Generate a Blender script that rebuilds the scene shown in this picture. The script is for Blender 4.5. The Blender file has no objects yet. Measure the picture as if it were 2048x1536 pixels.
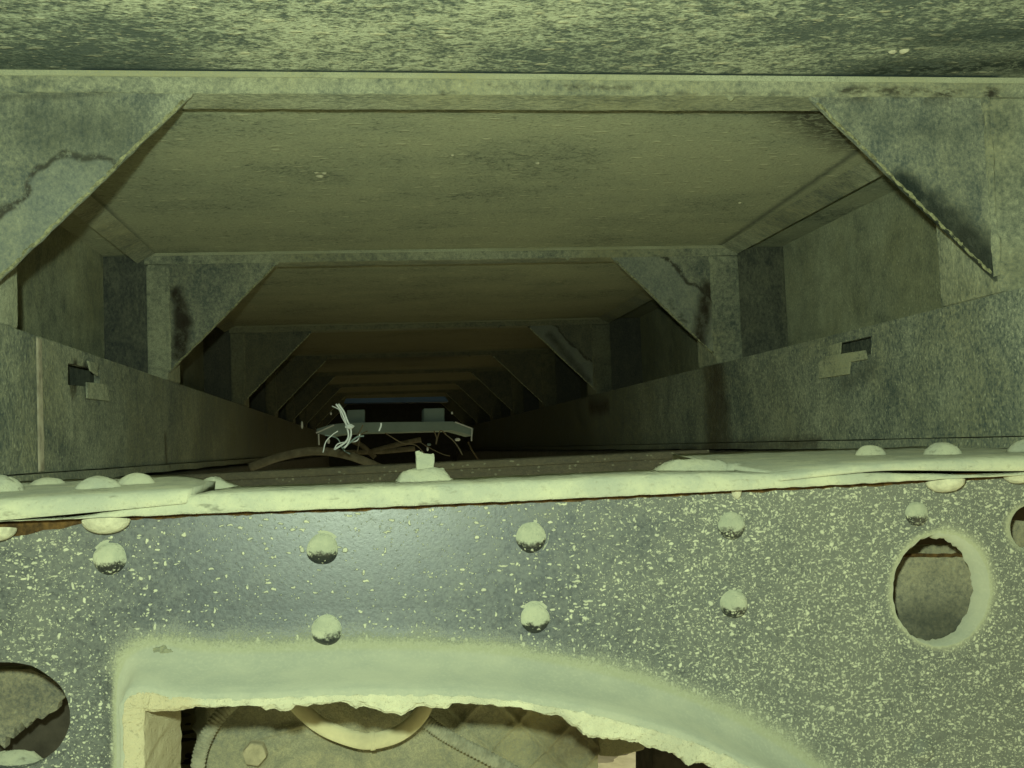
import bpy, bmesh, math, random
from mathutils import Vector, Matrix, noise
from mathutils.geometry import tessellate_polygon

random.seed(7)
scene = bpy.context.scene
col = scene.collection

# ------------------------------------------------------------------ camera
FPX = 2100.0                       # focal length in pixels of a 2048 wide frame
YAW, PITCH, ROLL = math.radians(7.62), math.radians(3.3), math.radians(-2.25)
def cam_axes():
    cy, sy, cp, sp = math.cos(YAW), math.sin(YAW), math.cos(PITCH), math.sin(PITCH)
    f = Vector((sy * cp, cy * cp, sp)); r0 = Vector((cy, -sy, 0)); u0 = r0.cross(f)
    r = r0 * math.cos(ROLL) + u0 * math.sin(ROLL)
    u = -r0 * math.sin(ROLL) + u0 * math.cos(ROLL)
    return r, u, f
CR, CU, CF = cam_axes()
cd = bpy.data.cameras.new('camera'); cam = bpy.data.objects.new('camera', cd); col.objects.link(cam)
cd.sensor_width = 36; cd.lens = 36 * FPX / 2048; cd.clip_start = .01; cd.clip_end = 200
cam.matrix_world = Matrix(((CR.x, CU.x, -CF.x, 0), (CR.y, CU.y, -CF.y, 0), (CR.z, CU.z, -CF.z, 0), (0, 0, 0, 1)))
scene.camera = cam

# ------------------------------------------------------------------ world, sun, flash, exposure
w = bpy.data.worlds.new('World'); scene.world = w; w.use_nodes = True
w.node_tree.nodes['Background'].inputs[0].default_value = (.8, .8, .8, 1)
w.node_tree.nodes['Background'].inputs[1].default_value = .002
sd = bpy.data.lights.new('sun', 'SUN'); sd.energy = 5; sd.angle = math.radians(.5); sd.color = (1, .97, .70)
so = bpy.data.objects.new('sun', sd); col.objects.link(so)
so.rotation_euler = Vector((-.72, -.35, -.60)).to_track_quat('-Z', 'Y').to_euler()
fd = bpy.data.lights.new('camera_flash', 'POINT'); fd.energy = 25; fd.shadow_soft_size = .007; fd.color = (.80, 1, .70)
fo = bpy.data.objects.new('camera_flash', fd); col.objects.link(fo); fo.location = (-.018, .0, .042)
vs = scene.view_settings
vs.view_transform = 'Standard'; vs.look = 'None'; vs.exposure = 0; vs.gamma = 1; vs.use_curve_mapping = False
scene.cycles.use_adaptive_sampling = True; scene.cycles.adaptive_threshold = .025
scene.cycles.max_bounces = 4; scene.cycles.diffuse_bounces = 2

# ------------------------------------------------------------------ layout (metres from the camera)
YH = [.80, 1.523, 2.40, 3.15, 3.85, 4.55, 5.25, 5.95]     # front faces of the bed hoops
ZC = .289                                                  # underside of the bed floor
XL, XR = -.283, .517                                       # inner faces of the posts and rails
ZR = .109                                                  # top of the rails
YWEB = .685                                                # face of the riveted plate
YLIP = .660                                                # front edge of its flange

def ray(px, py):
    return CF + CR * ((px - 1024) / FPX) - CU * ((py - 768) / FPX)
def at(px, py, Y):
    d = ray(px, py); return d * (Y / d.y)
def atx(px, py, X):
    d = ray(px, py); return d * (X / d.x)
def atz(px, py, Z):
    d = ray(px, py); return d * (Z / d.z)

XWL, XWR = at(207, 620, 1.53).x, at(1572, 600, 1.53).x       # side sills

# ------------------------------------------------------------------ node helpers
class NT:
    def __init__(s, name):
        s.m = bpy.data.materials.new(name); s.m.use_nodes = True
        s.t = s.m.node_tree; s.n = s.t.nodes; s.b = s.n['Principled BSDF']
        s.P = s.n.new('ShaderNodeNewGeometry').outputs['Position']
    def put(s, sock, v):
        if hasattr(v, 'links'): s.t.links.new(v, sock)
        elif isinstance(v, (tuple, list)):
            sock.default_value = tuple(v) + (1,) if len(v) == 3 and sock.type == 'RGBA' else v
        else: sock.default_value = v
    def math(s, op, a, b=0, c=0, clamp=False):
        n = s.n.new('ShaderNodeMath'); n.operation = op; n.use_clamp = clamp
        s.put(n.inputs[0], a); s.put(n.inputs[1], b); s.put(n.inputs[2], c); return n.outputs[0]
    def add(s, a, b): return s.math('ADD', a, b)
    def mul(s, a, b): return s.math('MULTIPLY', a, b)
    def mx(s, a, b): return s.math('MAXIMUM', a, b)
    def step(s, v, lo, hi, o0=0, o1=1):
        n = s.n.new('ShaderNodeMapRange'); n.interpolation_type = 'SMOOTHSTEP'
        s.put(n.inputs[0], v); s.put(n.inputs[1], lo); s.put(n.inputs[2], hi); s.put(n.inputs[3], o0); s.put(n.inputs[4], o1); return n.outputs[0]
    def vscale(s, sc, off=(0, 0, 0), rot=(0, 0, 0), vec=None):
        n = s.n.new('ShaderNodeMapping'); s.put(n.inputs[0], vec or s.P)
        n.inputs[1].default_value = off; n.inputs[2].default_value = rot; n.inputs[3].default_value = sc; return n.outputs[0]
    def noise(s, vec, scale, detail=4, rough=.6, dist=0):
        n = s.n.new('ShaderNodeTexNoise'); s.put(n.inputs['Vector'], vec); n.inputs['Scale'].default_value = scale
        n.inputs['Detail'].default_value = detail; n.inputs['Roughness'].default_value = rough; n.inputs['Distortion'].default_value = dist
        return n.outputs[0]
    def vor(s, vec, scale, rnd=1.0):
        n = s.n.new('ShaderNodeTexVoronoi'); s.put(n.inputs['Vector'], vec); n.inputs['Scale'].default_value = scale
        n.inputs['Randomness'].default_value = rnd
        sp = s.n.new('ShaderNodeSeparateColor'); s.t.links.new(n.outputs['Color'], sp.inputs[0])
        return n.outputs['Distance'], sp.outputs[0], sp.outputs[1]
    def mix(s, f, a, b):
        n = s.n.new('ShaderNodeMix'); n.data_type = 'RGBA'
        s.put(n.inputs[0], f); s.put(n.inputs[6], a); s.put(n.inputs[7], b); return n.outputs[2]
    def xyz(s, v=None):
        n = s.n.new('ShaderNodeSeparateXYZ'); s.put(n.inputs[0], v or s.P); return n.outputs
    def warp(s, vec, sc, amt):
        n = s.n.new('ShaderNodeTexNoise'); s.put(n.inputs['Vector'], vec); n.inputs['Scale'].default_value = sc; n.inputs['Detail'].default_value = 2
        a = s.n.new('ShaderNodeVectorMath'); a.operation = 'SUBTRACT'; s.put(a.inputs[0], n.outputs['Color']); a.inputs[1].default_value = (.5, .5, .5)
        b = s.n.new('ShaderNodeVectorMath'); b.operation = 'SCALE'; s.put(b.inputs[0], a.outputs[0]); b.inputs[3].default_value = amt
        c = s.n.new('ShaderNodeVectorMath'); c.operation = 'ADD'; s.put(c.inputs[0], vec); s.put(c.inputs[1], b.outputs[0]); return c.outputs[0]
    def attr(s, name):
        n = s.n.new('ShaderNodeAttribute'); n.attribute_name = name; return n.outputs['Fac']
    def box(s, c, h, soft, wob=.02, wsc=25):
        """soft box shaped stain round world point c with half sizes h"""
        o = s.xyz(s.warp(s.P, wsc, wob)); r = None
        for i in range(3):
            if h[i] is None: continue
            d = s.math('ABSOLUTE', s.math('SUBTRACT', o[i], c[i]))
            k = s.step(d, h[i] - soft, h[i] + soft, 1, 0)
            r = k if r is None else s.mul(r, k)
        return r
    def vm(s, op, a, b, k=None):
        n = s.n.new('ShaderNodeVectorMath'); n.operation = op; s.put(n.inputs[0], a)
        if b is not None: s.put(n.inputs[1], b)
        if k is not None: s.put(n.inputs[3], k)
        return n.outputs[1] if op in ('DOT_PRODUCT', 'LENGTH') else n.outputs[0]
    def capsule(s, p0, p1, rad, soft, wob=.015, wsc=45):
        """stain along the segment p0-p1, ragged edged"""
        p0, p1 = Vector(p0), Vector(p1); d = p1 - p0
        q = s.vm('SUBTRACT', s.warp(s.P, wsc, wob), tuple(p0))
        t = s.math('DIVIDE', s.vm('DOT_PRODUCT', q, tuple(d)), d.length_squared, clamp=True)
        e = s.vm('LENGTH', s.vm('SUBTRACT', q, s.vm('SCALE', tuple(d), None, t)), None)
        return s.step(e, rad - soft, rad + soft, 1, 0)
    def bump(s, h, dist, strength=1):
        n = s.n.new('ShaderNodeBump'); n.inputs['Distance'].default_value = dist; n.inputs['Strength'].default_value = strength
        s.put(n.inputs['Height'], h); s.t.links.new(n.outputs[0], s.b.inputs['Normal'])
    def out(s, colr, rough, spec=.4):
        s.put(s.b.inputs['Base Color'], colr); s.put(s.b.inputs['Roughness'], rough); s.put(s.b.inputs['Specular IOR Level'], spec); s.b.inputs['Diffuse Roughness'].default_value = .6; return s.m

STEEL = (.030, .047, .052)
DUST = (.46, .475, .345)
TAN = (.45, .40, .28)
DARK = (.030, .026, .020)
RUST = (.13, .055, .02)

def dusty(name, streak=(1, 1, 1), cover=.5, soft=.16, steel=STEEL, dust=DUST, tide=(), stains=(), specks=.5, seed=0, contrast=(.34, .34, .42), far=True, sc=1.0):
    s = NT(name)
    V = s.vscale(streak, (seed * 1.7, seed * .9, seed * 2.3))
    big = s.noise(V, 7 * sc, 5, .62, .4); mid = s.noise(V, 48 * sc, 5, .68, .3); fine = s.noise(V, 330 * sc, 3, .7)
    a, b, c = contrast
    v = s.add(s.add(s.mul(big, a), s.mul(mid, b)), s.mul(fine, c)); v = s.math('DIVIDE', v, a + b + c)
    mask = s.step(v, .5 - cover * .25 - soft + .125, .5 - cover * .25 + soft + .125)
    grit = s.noise(s.P, 900, 2, .6)
    tone = s.noise(s.vscale((1, 1, 1), (seed + 3, 5, 1)), 5, 4, .6)
    d = s.mix(s.step(tone, .35, .68), dust, tuple(x * y for x, y in zip(dust, (.74, .68, .52))))
    d = s.mix(s.step(grit, .3, .7), tuple(x * .66 for x in dust), d)
    if specks:
        dd, r1, r2 = s.vor(s.warp(s.vscale(tuple(.5 + .5 * k for k in streak)), 150, .004), 210)
        sp = s.mul(s.step(dd, .16, .34, 1, 0), s.step(r1, .62, .64))
        d = s.mix(s.mul(sp, specks), d, (.62, .62, .44)); mask = s.mx(mask, s.mul(sp, specks * 1.2))
    colr = s.mix(mask, steel, d)
    if far:                                   # browner farther in, and darkened with depth to paint in the tunnel's gloom
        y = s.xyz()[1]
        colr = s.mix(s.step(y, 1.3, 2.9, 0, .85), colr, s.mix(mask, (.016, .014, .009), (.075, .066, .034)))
    for (p0, p1, rad, thr) in tide:           # dried water marks: dark wavy rims round cleaner islands
        t = s.noise(s.warp(s.P, 60, .012), 26, 2, .5)
        f = s.add(s.capsule(p0, p1, rad, rad * .55, .004), s.mul(s.math('SUBTRACT', t, .5), 1.1))
        rim = s.mul(s.step(s.math('ABSOLUTE', s.math('SUBTRACT', f, thr)), .03, .16, 1, 0), s.step(s.noise(s.P, 170, 3, .7), .30, .52))
        colr = s.mix(s.mul(s.step(f, thr, thr + .1), .30), colr, (.24, .27, .25)); colr = s.mix(s.mul(rim, .85), colr, DARK)
    for (cc, hh, so_, k, kc) in stains:
        if len(cc) == 2: st = s.capsule(cc[0], cc[1], hh, so_, *((so_ * 1.3, 60) if hh > .0065 else (.005, 170)))
        else: st = s.box(cc, hh, so_)
        if len(cc) == 2 and hh <= .0065: st = s.mul(st, s.step(s.noise(s.vscale((.22, .5, .5)), 130, 5, .72), .44, .60))
        else: st = s.mul(st, s.step(s.noise(V, 90, 5, .72), .32, .58, .62, 1))
        colr = s.mix(s.mul(st, k), colr, kc)
    s.bump(s.add(s.mul(mask, .6), s.add(s.mul(fine, .7), s.mul(grit, .4))), .0012, .9)
    return s.out(colr, s.step(mask, 0, 1, .5, .95), .35)

def simple(name, c, rough=.8, var=.35, sc=60, bump=.001, metal=0, spec=.4):
    s = NT(name)
    n = s.noise(s.P, sc, 6, .65)
    colr = s.mix(s.step(n, .3, .7), tuple(x * (1 - var) for x in c), tuple(min(.85, x * (1 + var)) for x in c))
    s.bump(n, bump); s.b.inputs['Metallic'].default_value = metal
    return s.out(colr, rough, spec)

M = {}
# stains and a painted shadow line that belong to one spot
_sr = atx(1422, 830, XR); _sr2 = atx(1198, 815, XR)
_sl = atx(331, 905, XL); _sd = at(1890, 505, YH[0]); _cr = atz(1990, 120, ZC)
_cl = atz(30, 105, ZC)
_tabr = atx(1700, 700, XR); _tabl = atx(168, 755, XL)
s = NT('flaky_dusty_floor')
V = s.vscale((.72, 1, 1)); o = s.xyz()
n0 = s.noise(s.vscale((.6, 1, 1)), 9, 4, .6); n1 = s.noise(V, 140, 4, .66, .6); n2 = s.noise(V, 380, 3, .7)
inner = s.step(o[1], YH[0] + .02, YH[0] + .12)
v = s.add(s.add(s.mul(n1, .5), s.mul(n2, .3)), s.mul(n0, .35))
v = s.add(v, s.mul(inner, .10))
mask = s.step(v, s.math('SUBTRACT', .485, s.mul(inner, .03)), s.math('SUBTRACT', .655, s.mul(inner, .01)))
d, r1, r2 = s.vor(s.warp(s.vscale((.38, .8, 1)), 120, .006), 130)
fl = s.mul(s.step(d, .18, .36, 1, 0), s.step(r1, .66, .68))
d2, r3, r4 = s.vor(s.warp(s.vscale((.45, 1, 1), (3, 1, 0)), 200, .004), 300)
fl = s.mx(fl, s.mul(s.step(d2, .2, .36, 1, 0), s.step(r3, .70, .72)))
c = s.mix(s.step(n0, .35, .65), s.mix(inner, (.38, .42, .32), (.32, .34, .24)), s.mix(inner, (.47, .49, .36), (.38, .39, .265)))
c = s.mix(s.step(n2, .35, .6), s.mix(.4, c, (.2, .21, .16)), c)
c = s.mix(mask, s.mix(n2, (.06, .08, .076), (.13, .15, .13)), c)
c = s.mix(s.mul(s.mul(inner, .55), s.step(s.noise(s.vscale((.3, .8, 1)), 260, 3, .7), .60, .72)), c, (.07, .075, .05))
c = s.mix(s.mul(fl, s.mul(s.math('SUBTRACT', 1, s.mul(inner, .40)), s.add(.35, s.mul(r2, .5)))), c, (.62, .60, .42))
for (p0, p1, rad, soft, k, kc) in ((at(-100, 120, .78), at(330, 125, .79), .026, .03, .9, (.04, .06, .06)), (at(1750, 122, .79), at(2120, 95, .76), .026, .026, 1, (.025, .035, .032)), (at(1850, 60, .72), at(2120, 20, .70), .016, .02, .8, (.03, .045, .045)),
      (Vector((-.2, YH[0] - .002, ZC)), Vector((.52, YH[0] - .002, ZC)), .0065, .003, .95, (.02, .035, .045)),  # shadow line where the beam meets the floor, painted dark
      (Vector((-.05, .865, ZC)), Vector((.09, .87, ZC)), .022, .022, .85, (.04, .05, .042)), (Vector((.16, .86, ZC)), Vector((.42, .865, ZC)), .026, .022, 1, (.03, .032, .025)), (Vector((.40, .90, ZC)), Vector((.50, .99, ZC)), .024, .03, .9, (.035, .032, .024)),
      (Vector((.505, 1.0, ZC)), Vector((.53, 1.52, ZC)), .004, .006, .7, (.04, .05, .05)), (Vector((-.29, .9, ZC)), Vector((-.30, 1.52, ZC)), .003, .005, .6, (.04, .05, .05))):
    p0, p1 = Vector((p0[0], p0[1], ZC)), Vector((p1[0], p1[1], ZC))
    st = s.capsule(p0, p1, rad, soft, min(.012, soft * 1.2), 70)
    if rad > .007: st = s.mul(st, s.step(n1, .40, .54, .3, 1))
    c = s.mix(s.mul(st, k), c, kc)
y = o[1]; c = s.mix(s.step(y, 1.25, 2.8, 0, .86), c, s.mix(mask, (.018, .015, .009), (.085, .070, .034)))  # floor colour also darkened and browned with depth, deepening the flash falloff
s.bump(s.add(s.mul(mask, .5), s.add(s.mul(fl, .6), n2)), .0015, .9)
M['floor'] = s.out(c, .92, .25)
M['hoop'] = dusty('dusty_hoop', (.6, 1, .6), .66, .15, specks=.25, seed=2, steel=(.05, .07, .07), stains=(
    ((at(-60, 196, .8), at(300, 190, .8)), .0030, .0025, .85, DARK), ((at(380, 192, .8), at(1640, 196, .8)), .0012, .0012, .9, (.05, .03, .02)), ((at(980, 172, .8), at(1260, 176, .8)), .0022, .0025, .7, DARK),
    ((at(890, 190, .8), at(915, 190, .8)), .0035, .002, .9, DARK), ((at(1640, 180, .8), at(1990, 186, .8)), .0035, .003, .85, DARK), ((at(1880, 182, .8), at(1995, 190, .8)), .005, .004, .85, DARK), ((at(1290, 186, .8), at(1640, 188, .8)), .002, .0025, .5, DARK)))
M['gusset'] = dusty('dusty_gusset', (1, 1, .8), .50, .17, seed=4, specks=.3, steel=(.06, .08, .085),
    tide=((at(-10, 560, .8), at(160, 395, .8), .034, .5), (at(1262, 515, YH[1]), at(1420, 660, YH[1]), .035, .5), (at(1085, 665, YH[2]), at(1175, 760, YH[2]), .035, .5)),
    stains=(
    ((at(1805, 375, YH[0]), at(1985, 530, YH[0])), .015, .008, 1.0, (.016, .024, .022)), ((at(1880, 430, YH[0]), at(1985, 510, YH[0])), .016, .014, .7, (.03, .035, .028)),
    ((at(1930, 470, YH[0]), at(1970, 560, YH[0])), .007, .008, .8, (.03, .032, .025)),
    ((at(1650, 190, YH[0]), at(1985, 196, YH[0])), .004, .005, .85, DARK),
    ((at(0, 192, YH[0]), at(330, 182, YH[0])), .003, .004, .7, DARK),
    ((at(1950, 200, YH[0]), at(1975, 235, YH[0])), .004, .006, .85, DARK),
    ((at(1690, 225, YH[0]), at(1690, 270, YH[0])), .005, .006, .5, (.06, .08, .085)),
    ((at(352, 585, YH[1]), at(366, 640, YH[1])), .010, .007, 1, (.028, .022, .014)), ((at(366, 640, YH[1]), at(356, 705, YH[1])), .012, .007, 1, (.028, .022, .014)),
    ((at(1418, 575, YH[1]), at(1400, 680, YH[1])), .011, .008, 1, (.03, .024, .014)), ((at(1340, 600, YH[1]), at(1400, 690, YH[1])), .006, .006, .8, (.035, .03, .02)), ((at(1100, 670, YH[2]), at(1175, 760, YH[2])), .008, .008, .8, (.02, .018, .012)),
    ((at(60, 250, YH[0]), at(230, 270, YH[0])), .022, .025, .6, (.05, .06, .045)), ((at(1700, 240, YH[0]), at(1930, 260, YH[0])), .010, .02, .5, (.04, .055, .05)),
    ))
M['sill'] = dusty('dusty_sill', (1, 1, .8), .74, .2, seed=6, specks=.35, dust=(.46, .48, .33))
M['clean'] = dusty('bare_sill', (1, 1, .6), .02, .3, seed=8, specks=.1, steel=(.016, .024, .028))
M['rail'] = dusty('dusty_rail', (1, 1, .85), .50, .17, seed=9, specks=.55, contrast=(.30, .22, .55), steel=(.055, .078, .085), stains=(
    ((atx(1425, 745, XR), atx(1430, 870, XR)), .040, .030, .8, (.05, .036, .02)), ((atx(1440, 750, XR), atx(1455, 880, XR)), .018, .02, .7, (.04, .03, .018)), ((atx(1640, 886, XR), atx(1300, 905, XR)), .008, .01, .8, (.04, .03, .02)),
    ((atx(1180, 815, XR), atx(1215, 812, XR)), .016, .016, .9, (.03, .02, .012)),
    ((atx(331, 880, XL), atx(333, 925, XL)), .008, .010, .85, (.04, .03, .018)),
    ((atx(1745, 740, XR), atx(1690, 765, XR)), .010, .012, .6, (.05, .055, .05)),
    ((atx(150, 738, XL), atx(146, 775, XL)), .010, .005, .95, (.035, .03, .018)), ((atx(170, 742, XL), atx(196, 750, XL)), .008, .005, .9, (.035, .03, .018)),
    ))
M['tab'] = dusty('dusty_tab', cover=.8, seed=12, specks=.1)
M['topbead'] = dusty('dusty_weld_bead', cover=1.2, seed=15, specks=.1, dust=(.48, .50, .37))
M['bead'] = simple('crusty_edge', (.24, .24, .14), .9, .55, 300, .001)
M['mud'] = simple('dry_mud', (.52, .50, .37), .95, .22, 140, .003)
M['tanmud'] = simple('tan_mud', (.47, .42, .28), .95, .22, 90, .004)
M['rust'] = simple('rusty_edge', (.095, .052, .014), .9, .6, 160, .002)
M['black'] = simple('black_end_sheet', (.012, .011, .009), .9, .4, 40)

# ---- web of the riveted crossmember: glossy blue-black paint, splashed with dust spots
def webmat(name, rivet=False):
    s = NT(name)
    o = s.xyz()
    n = s.noise(s.P, 9, 4, .6); g = s.noise(s.P, 500, 3, .6); h = s.noise(s.P, 60, 5, .7)
    # how thickly the splashes lie: more to the right and lower left, cleanest upper left of centre
    dens = s.add(s.step(o[0], -.02, .36, .0, .80), s.mul(s.step(o[0], -.22, -.10, .45, 0), 1))
    dens = s.add(s.add(dens, s.mul(s.math('SUBTRACT', n, .5), .8)), .27)
    dens = s.add(dens, s.mul(s.step(o[2], -.06, -.045, 0, .12), 1))
    P1 = s.warp(s.P, 300, .003)
    fn = s.noise(s.vscale((.8, 1, 1)), 640, 3, .68, .5)
    m = s.step(fn, s.step(dens, 0, 1, .72, .535), s.step(dens, 0, 1, .80, .63), 0, .8)
    for sc, lo, hi, st, rt, ofs, rad in (((1, 1, 1), .90, .48, 520, 0, 0, .38), ((1, 1, 1), .965, .68, 310, 0, 3, .32), ((.42, 1, 1), .93, .70, 420, .25, 7, .33),
                                         ((1, 1, .45), .96, .74, 390, .35, 11, .32), ((.22, 1, 1), .92, .90, 230, -.22, 17, .22), ((.26, 1, 1), .94, .91, 230, .5, 23, .20), ((1, 1, 1), .98, .96, 150, 0, 5, .26)):
        V = s.vscale(sc, (ofs, ofs * .7, ofs * .3), (0, rt, 0), P1)
        d, r1, r2 = s.vor(V, st)
        th = s.step(dens, 0, 1, lo, hi)
        k = s.math('GREATER_THAN', r1, th)
        rr = s.mul(s.add(.25, s.mul(r2, .95)), rad)
        sp = s.mul(s.mul(k, s.step(s.math('DIVIDE', d, rr), .7, 1.15, 1, 0)), s.add(.55, s.mul(r2, .45)))
        m = sp if m is None else s.mx(m, sp)
    film = s.step(s.add(s.add(s.mul(h, .5), s.mul(g, .5)), s.mul(dens, .50)), .56, 1.12, .0, .54)
    lip = s.attr('settled')
    edge = s.add(lip, s.add(s.mul(s.math('SUBTRACT', s.noise(s.P, 110, 4, .6), .5), .28), s.mul(s.math('SUBTRACT', s.noise(s.P, 34, 3, .6), .5), .45)))
    settled = s.mul(s.step(s.add(edge, s.mul(s.math('SUBTRACT', s.noise(s.P, 900, 3, .75), .5), 1.1)), .15, .85), s.math('GREATER_THAN', lip, .001))
    base = s.mix(s.step(g, .3, .7), (.015, .023, .036), (.042, .058, .074))
    c = s.mix(film, base, (.245, .25, .19))
    c = s.mix(m, c, s.mix(s.step(h, .3, .7), (.46, .47, .35), (.60, .60, .44)))
    sm = s.mix(s.step(s.noise(s.P, 22, 4, .6), .35, .65), (.33, .345, .275), (.40, .405, .31)); sm = s.mix(s.step(lip, .98, .85, 0, .8), sm, (.36, .365, .24)); sm = s.mix(s.step(g, .45, .72, 0, .5), sm, (.45, .45, .34))
    c = s.mix(settled, c, sm)
    dm = s.mx(s.mx(m, settled), film)
    if rivet:
        nz = s.xyz(s.n.new('ShaderNodeNewGeometry').outputs['Normal'])[2]
        up = s.step(s.add(nz, s.add(s.mul(s.math('SUBTRACT', h, .5), .7), s.mul(s.math('SUBTRACT', g, .5), .8))), -.42, -.06)
        c = s.mix(up, s.mix(s.mul(m, .9), (.018, .02, .02), (.5, .5, .36)), s.mix(s.step(h, .35, .65), (.34, .36, .27), (.44, .45, .33))); dm = s.mx(up, m)
    s.bump(s.add(s.mul(s.math('MULTIPLY', m, s.math('SUBTRACT', 1, settled)), .9), s.mul(g, .16)), .0007, .7)
    return s.out(c, s.step(dm, 0, .8, .40, .92), .85)
M['web'] = webmat('splashed_blue_paint')
M['rivet'] = webmat('dust_capped_rivet', True)
# flange lips: thick pale dust
s = NT('caked_pale_dust')
n1 = s.noise(s.P, 30, 5, .65); n2 = s.noise(s.P, 260, 4, .7); n3 = s.noise(s.vscale((.4, 1, 1)), 90, 4, .7)
c = s.mix(s.step(n1, .35, .65), (.41, .425, .34), (.53, .53, .39)); c = s.mix(s.step(n3, .57, .70, 0, .7), c, (.16, .16, .12))
c = s.mix(s.step(n2, .3, .45, .35, 0), c, (.25, .24, .17))
s.bump(s.add(n2, s.mul(n1, 1.5)), .002, .8); M['cake'] = s.out(c, .95, .2)

# ------------------------------------------------------------------ mesh helpers
def box(bm, x0, x1, y0, y1, z0, z1):
    v = [bm.verts.new((x, y, z)) for x in (x0, x1) for y in (y0, y1) for z in (z0, z1)]
    for f in ((0, 1, 3, 2), (4, 6, 7, 5), (0, 4, 5, 1), (2, 3, 7, 6), (0, 2, 6, 4), (1, 5, 7, 3)):
        bm.faces.new([v[i] for i in f])
def obox(bm, c, ax, ay, az, hx, hy, hz):
    v = [bm.verts.new(c + ax * (hx * i) + ay * (hy * j) + az * (hz * k)) for i in (-1, 1) for j in (-1, 1) for k in (-1, 1)]
    for f in ((0, 1, 3, 2), (4, 6, 7, 5), (0, 4, 5, 1), (2, 3, 7, 6), (0, 2, 6, 4), (1, 5, 7, 3)):
        bm.faces.new([v[i] for i in f])
def plate(bm, loops, off):
    """slab between polygon loops (lists of Vector, first is the outline, others holes) and the same moved by off"""
    off = Vector(off)
    tri = tessellate_polygon(loops)
    flat = [p for l in loops for p in l]
    a = [bm.verts.new(p) for p in flat]; b = [bm.verts.new(p + off) for p in flat]
    for t in tri:
        try: bm.faces.new([a[i] for i in t]); bm.faces.new([b[i] for i in reversed(t)])
        except ValueError: pass
    k = 0
    for l in loops:
        n = len(l)
        for i in range(n):
            j = (i + 1) % n
            bm.faces.new((a[k + i], a[k + j], b[k + j], b[k + i]))
        k += n
def tube(bm, pts, r, n=10, rfun=None):
    pts = [Vector(p) for p in pts]; rings = []; up = Vector((.3, -.9, .31))
    for i, p in enumerate(pts):
        t = (pts[min(i + 1, len(pts) - 1)] - pts[max(i - 1, 0)]).normalized()
        a = t.cross(up).normalized(); b = t.cross(a)
        rr = rfun(i) if rfun else r
        rings.append([bm.verts.new(p + (a * math.cos(q) + b * math.sin(q)) * rr) for q in [2 * math.pi * k / n for k in range(n)]])
    for A, B in zip(rings, rings[1:]):
        for k in range(n): bm.faces.new((A[k], A[(k + 1) % n], B[(k + 1) % n], B[k]))
    bm.faces.new(rings[0]); bm.faces.new(list(reversed(rings[-1])))
def curve(ctrl, n=60):
    P = [Vector(p) for p in ctrl]; P = [P[0] * 2 - P[1]] + P + [P[-1] * 2 - P[-2]]; out = []
    segs = len(P) - 3
    for k in range(n + 1):
        u = k / n * segs; i = min(int(u), segs - 1); t = u - i
        a, b, c, d = P[i:i + 4]
        out.append(.5 * ((2 * b) + (c - a) * t + (2 * a - 5 * b + 4 * c - d) * t * t + (3 * b - a - 3 * c + d) * t ** 3))
    return out
def dome(bm, c, axis, r, h, n=20, m=8, skirt=.0):
    axis = Vector(axis).normalized(); a = axis.orthogonal().normalized(); b = axis.cross(a); rings = []
    for i in range(m):
        q = i / m * math.pi / 2
        rr, hh = r * math.cos(q), h * math.sin(q)
        rings.append([bm.verts.new(Vector(c) + axis * hh + (a * math.cos(2 * math.pi * k / n) + b * math.sin(2 * math.pi * k / n)) * rr) for k in range(n)])
    if skirt:
        rings.insert(0, [bm.verts.new(Vector(c) + (a * math.cos(2 * math.pi * k / n) + b * math.sin(2 * math.pi * k / n)) * r * (1 + skirt)) for k in range(n)])
    top = bm.verts.new(Vector(c) + axis * h)
    for A, B in zip(rings, rings[1:]):
        for k in range(n): bm.faces.new((A[k], A[(k + 1) % n], B[(k + 1) % n], B[k]))
    for k in range(n): bm.faces.new((rings[-1][k], rings[-1][(k + 1) % n], top))
def rough_up(bm, amp, sc, seed=0, cond=None):
    for v in bm.verts:
        if cond and not cond(v.co): continue
        d = noise.noise_vector(v.co * sc + Vector((seed, seed * 2.1, seed * .7)))
        v.co += d * amp
def obj(name, bm, mat, parent=None, smooth=False, bevel=0, attr=None, sub=0):
    bmesh.ops.recalc_face_normals(bm, faces=bm.faces)
    off = Vector(); q = parent
    while q: off += q.location; q = q.parent
    bmesh.ops.translate(bm, verts=bm.verts, vec=-off)
    me = bpy.data.meshes.new(name); bm.to_mesh(me); bm.free()
    if smooth:
        for p in me.polygons: p.use_smooth = True
    o = bpy.data.objects.new(name, me); col.objects.link(o); me.materials.append(mat)
    if parent: o.parent = parent
    if bevel:
        b = o.modifiers.new('bevel', 'BEVEL'); b.width = bevel; b.segments = 2; b.limit_method = 'ANGLE'; b.angle_limit = math.radians(40)
    if sub:
        b = o.modifiers.new('subsurf', 'SUBSURF'); b.levels = b.render_levels = sub
    return o
def thing(name, label, cat, loc=(0, 0, 0), group=None, kind=None):
    o = bpy.data.objects.new(name, None); col.objects.link(o); o.location = loc; o.empty_display_size = .05
    return tag(o, label, cat, group, kind)
def tag(o, label, cat, group=None, kind=None):
    o['label'] = label; o['category'] = cat
    if group: o['group'] = group
    if kind: o['kind'] = kind
    return o
NB = bmesh.new
def nz(x, sc, seed=0):
    return noise.noise(Vector((x * sc, seed * 3.7, seed)))

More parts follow.
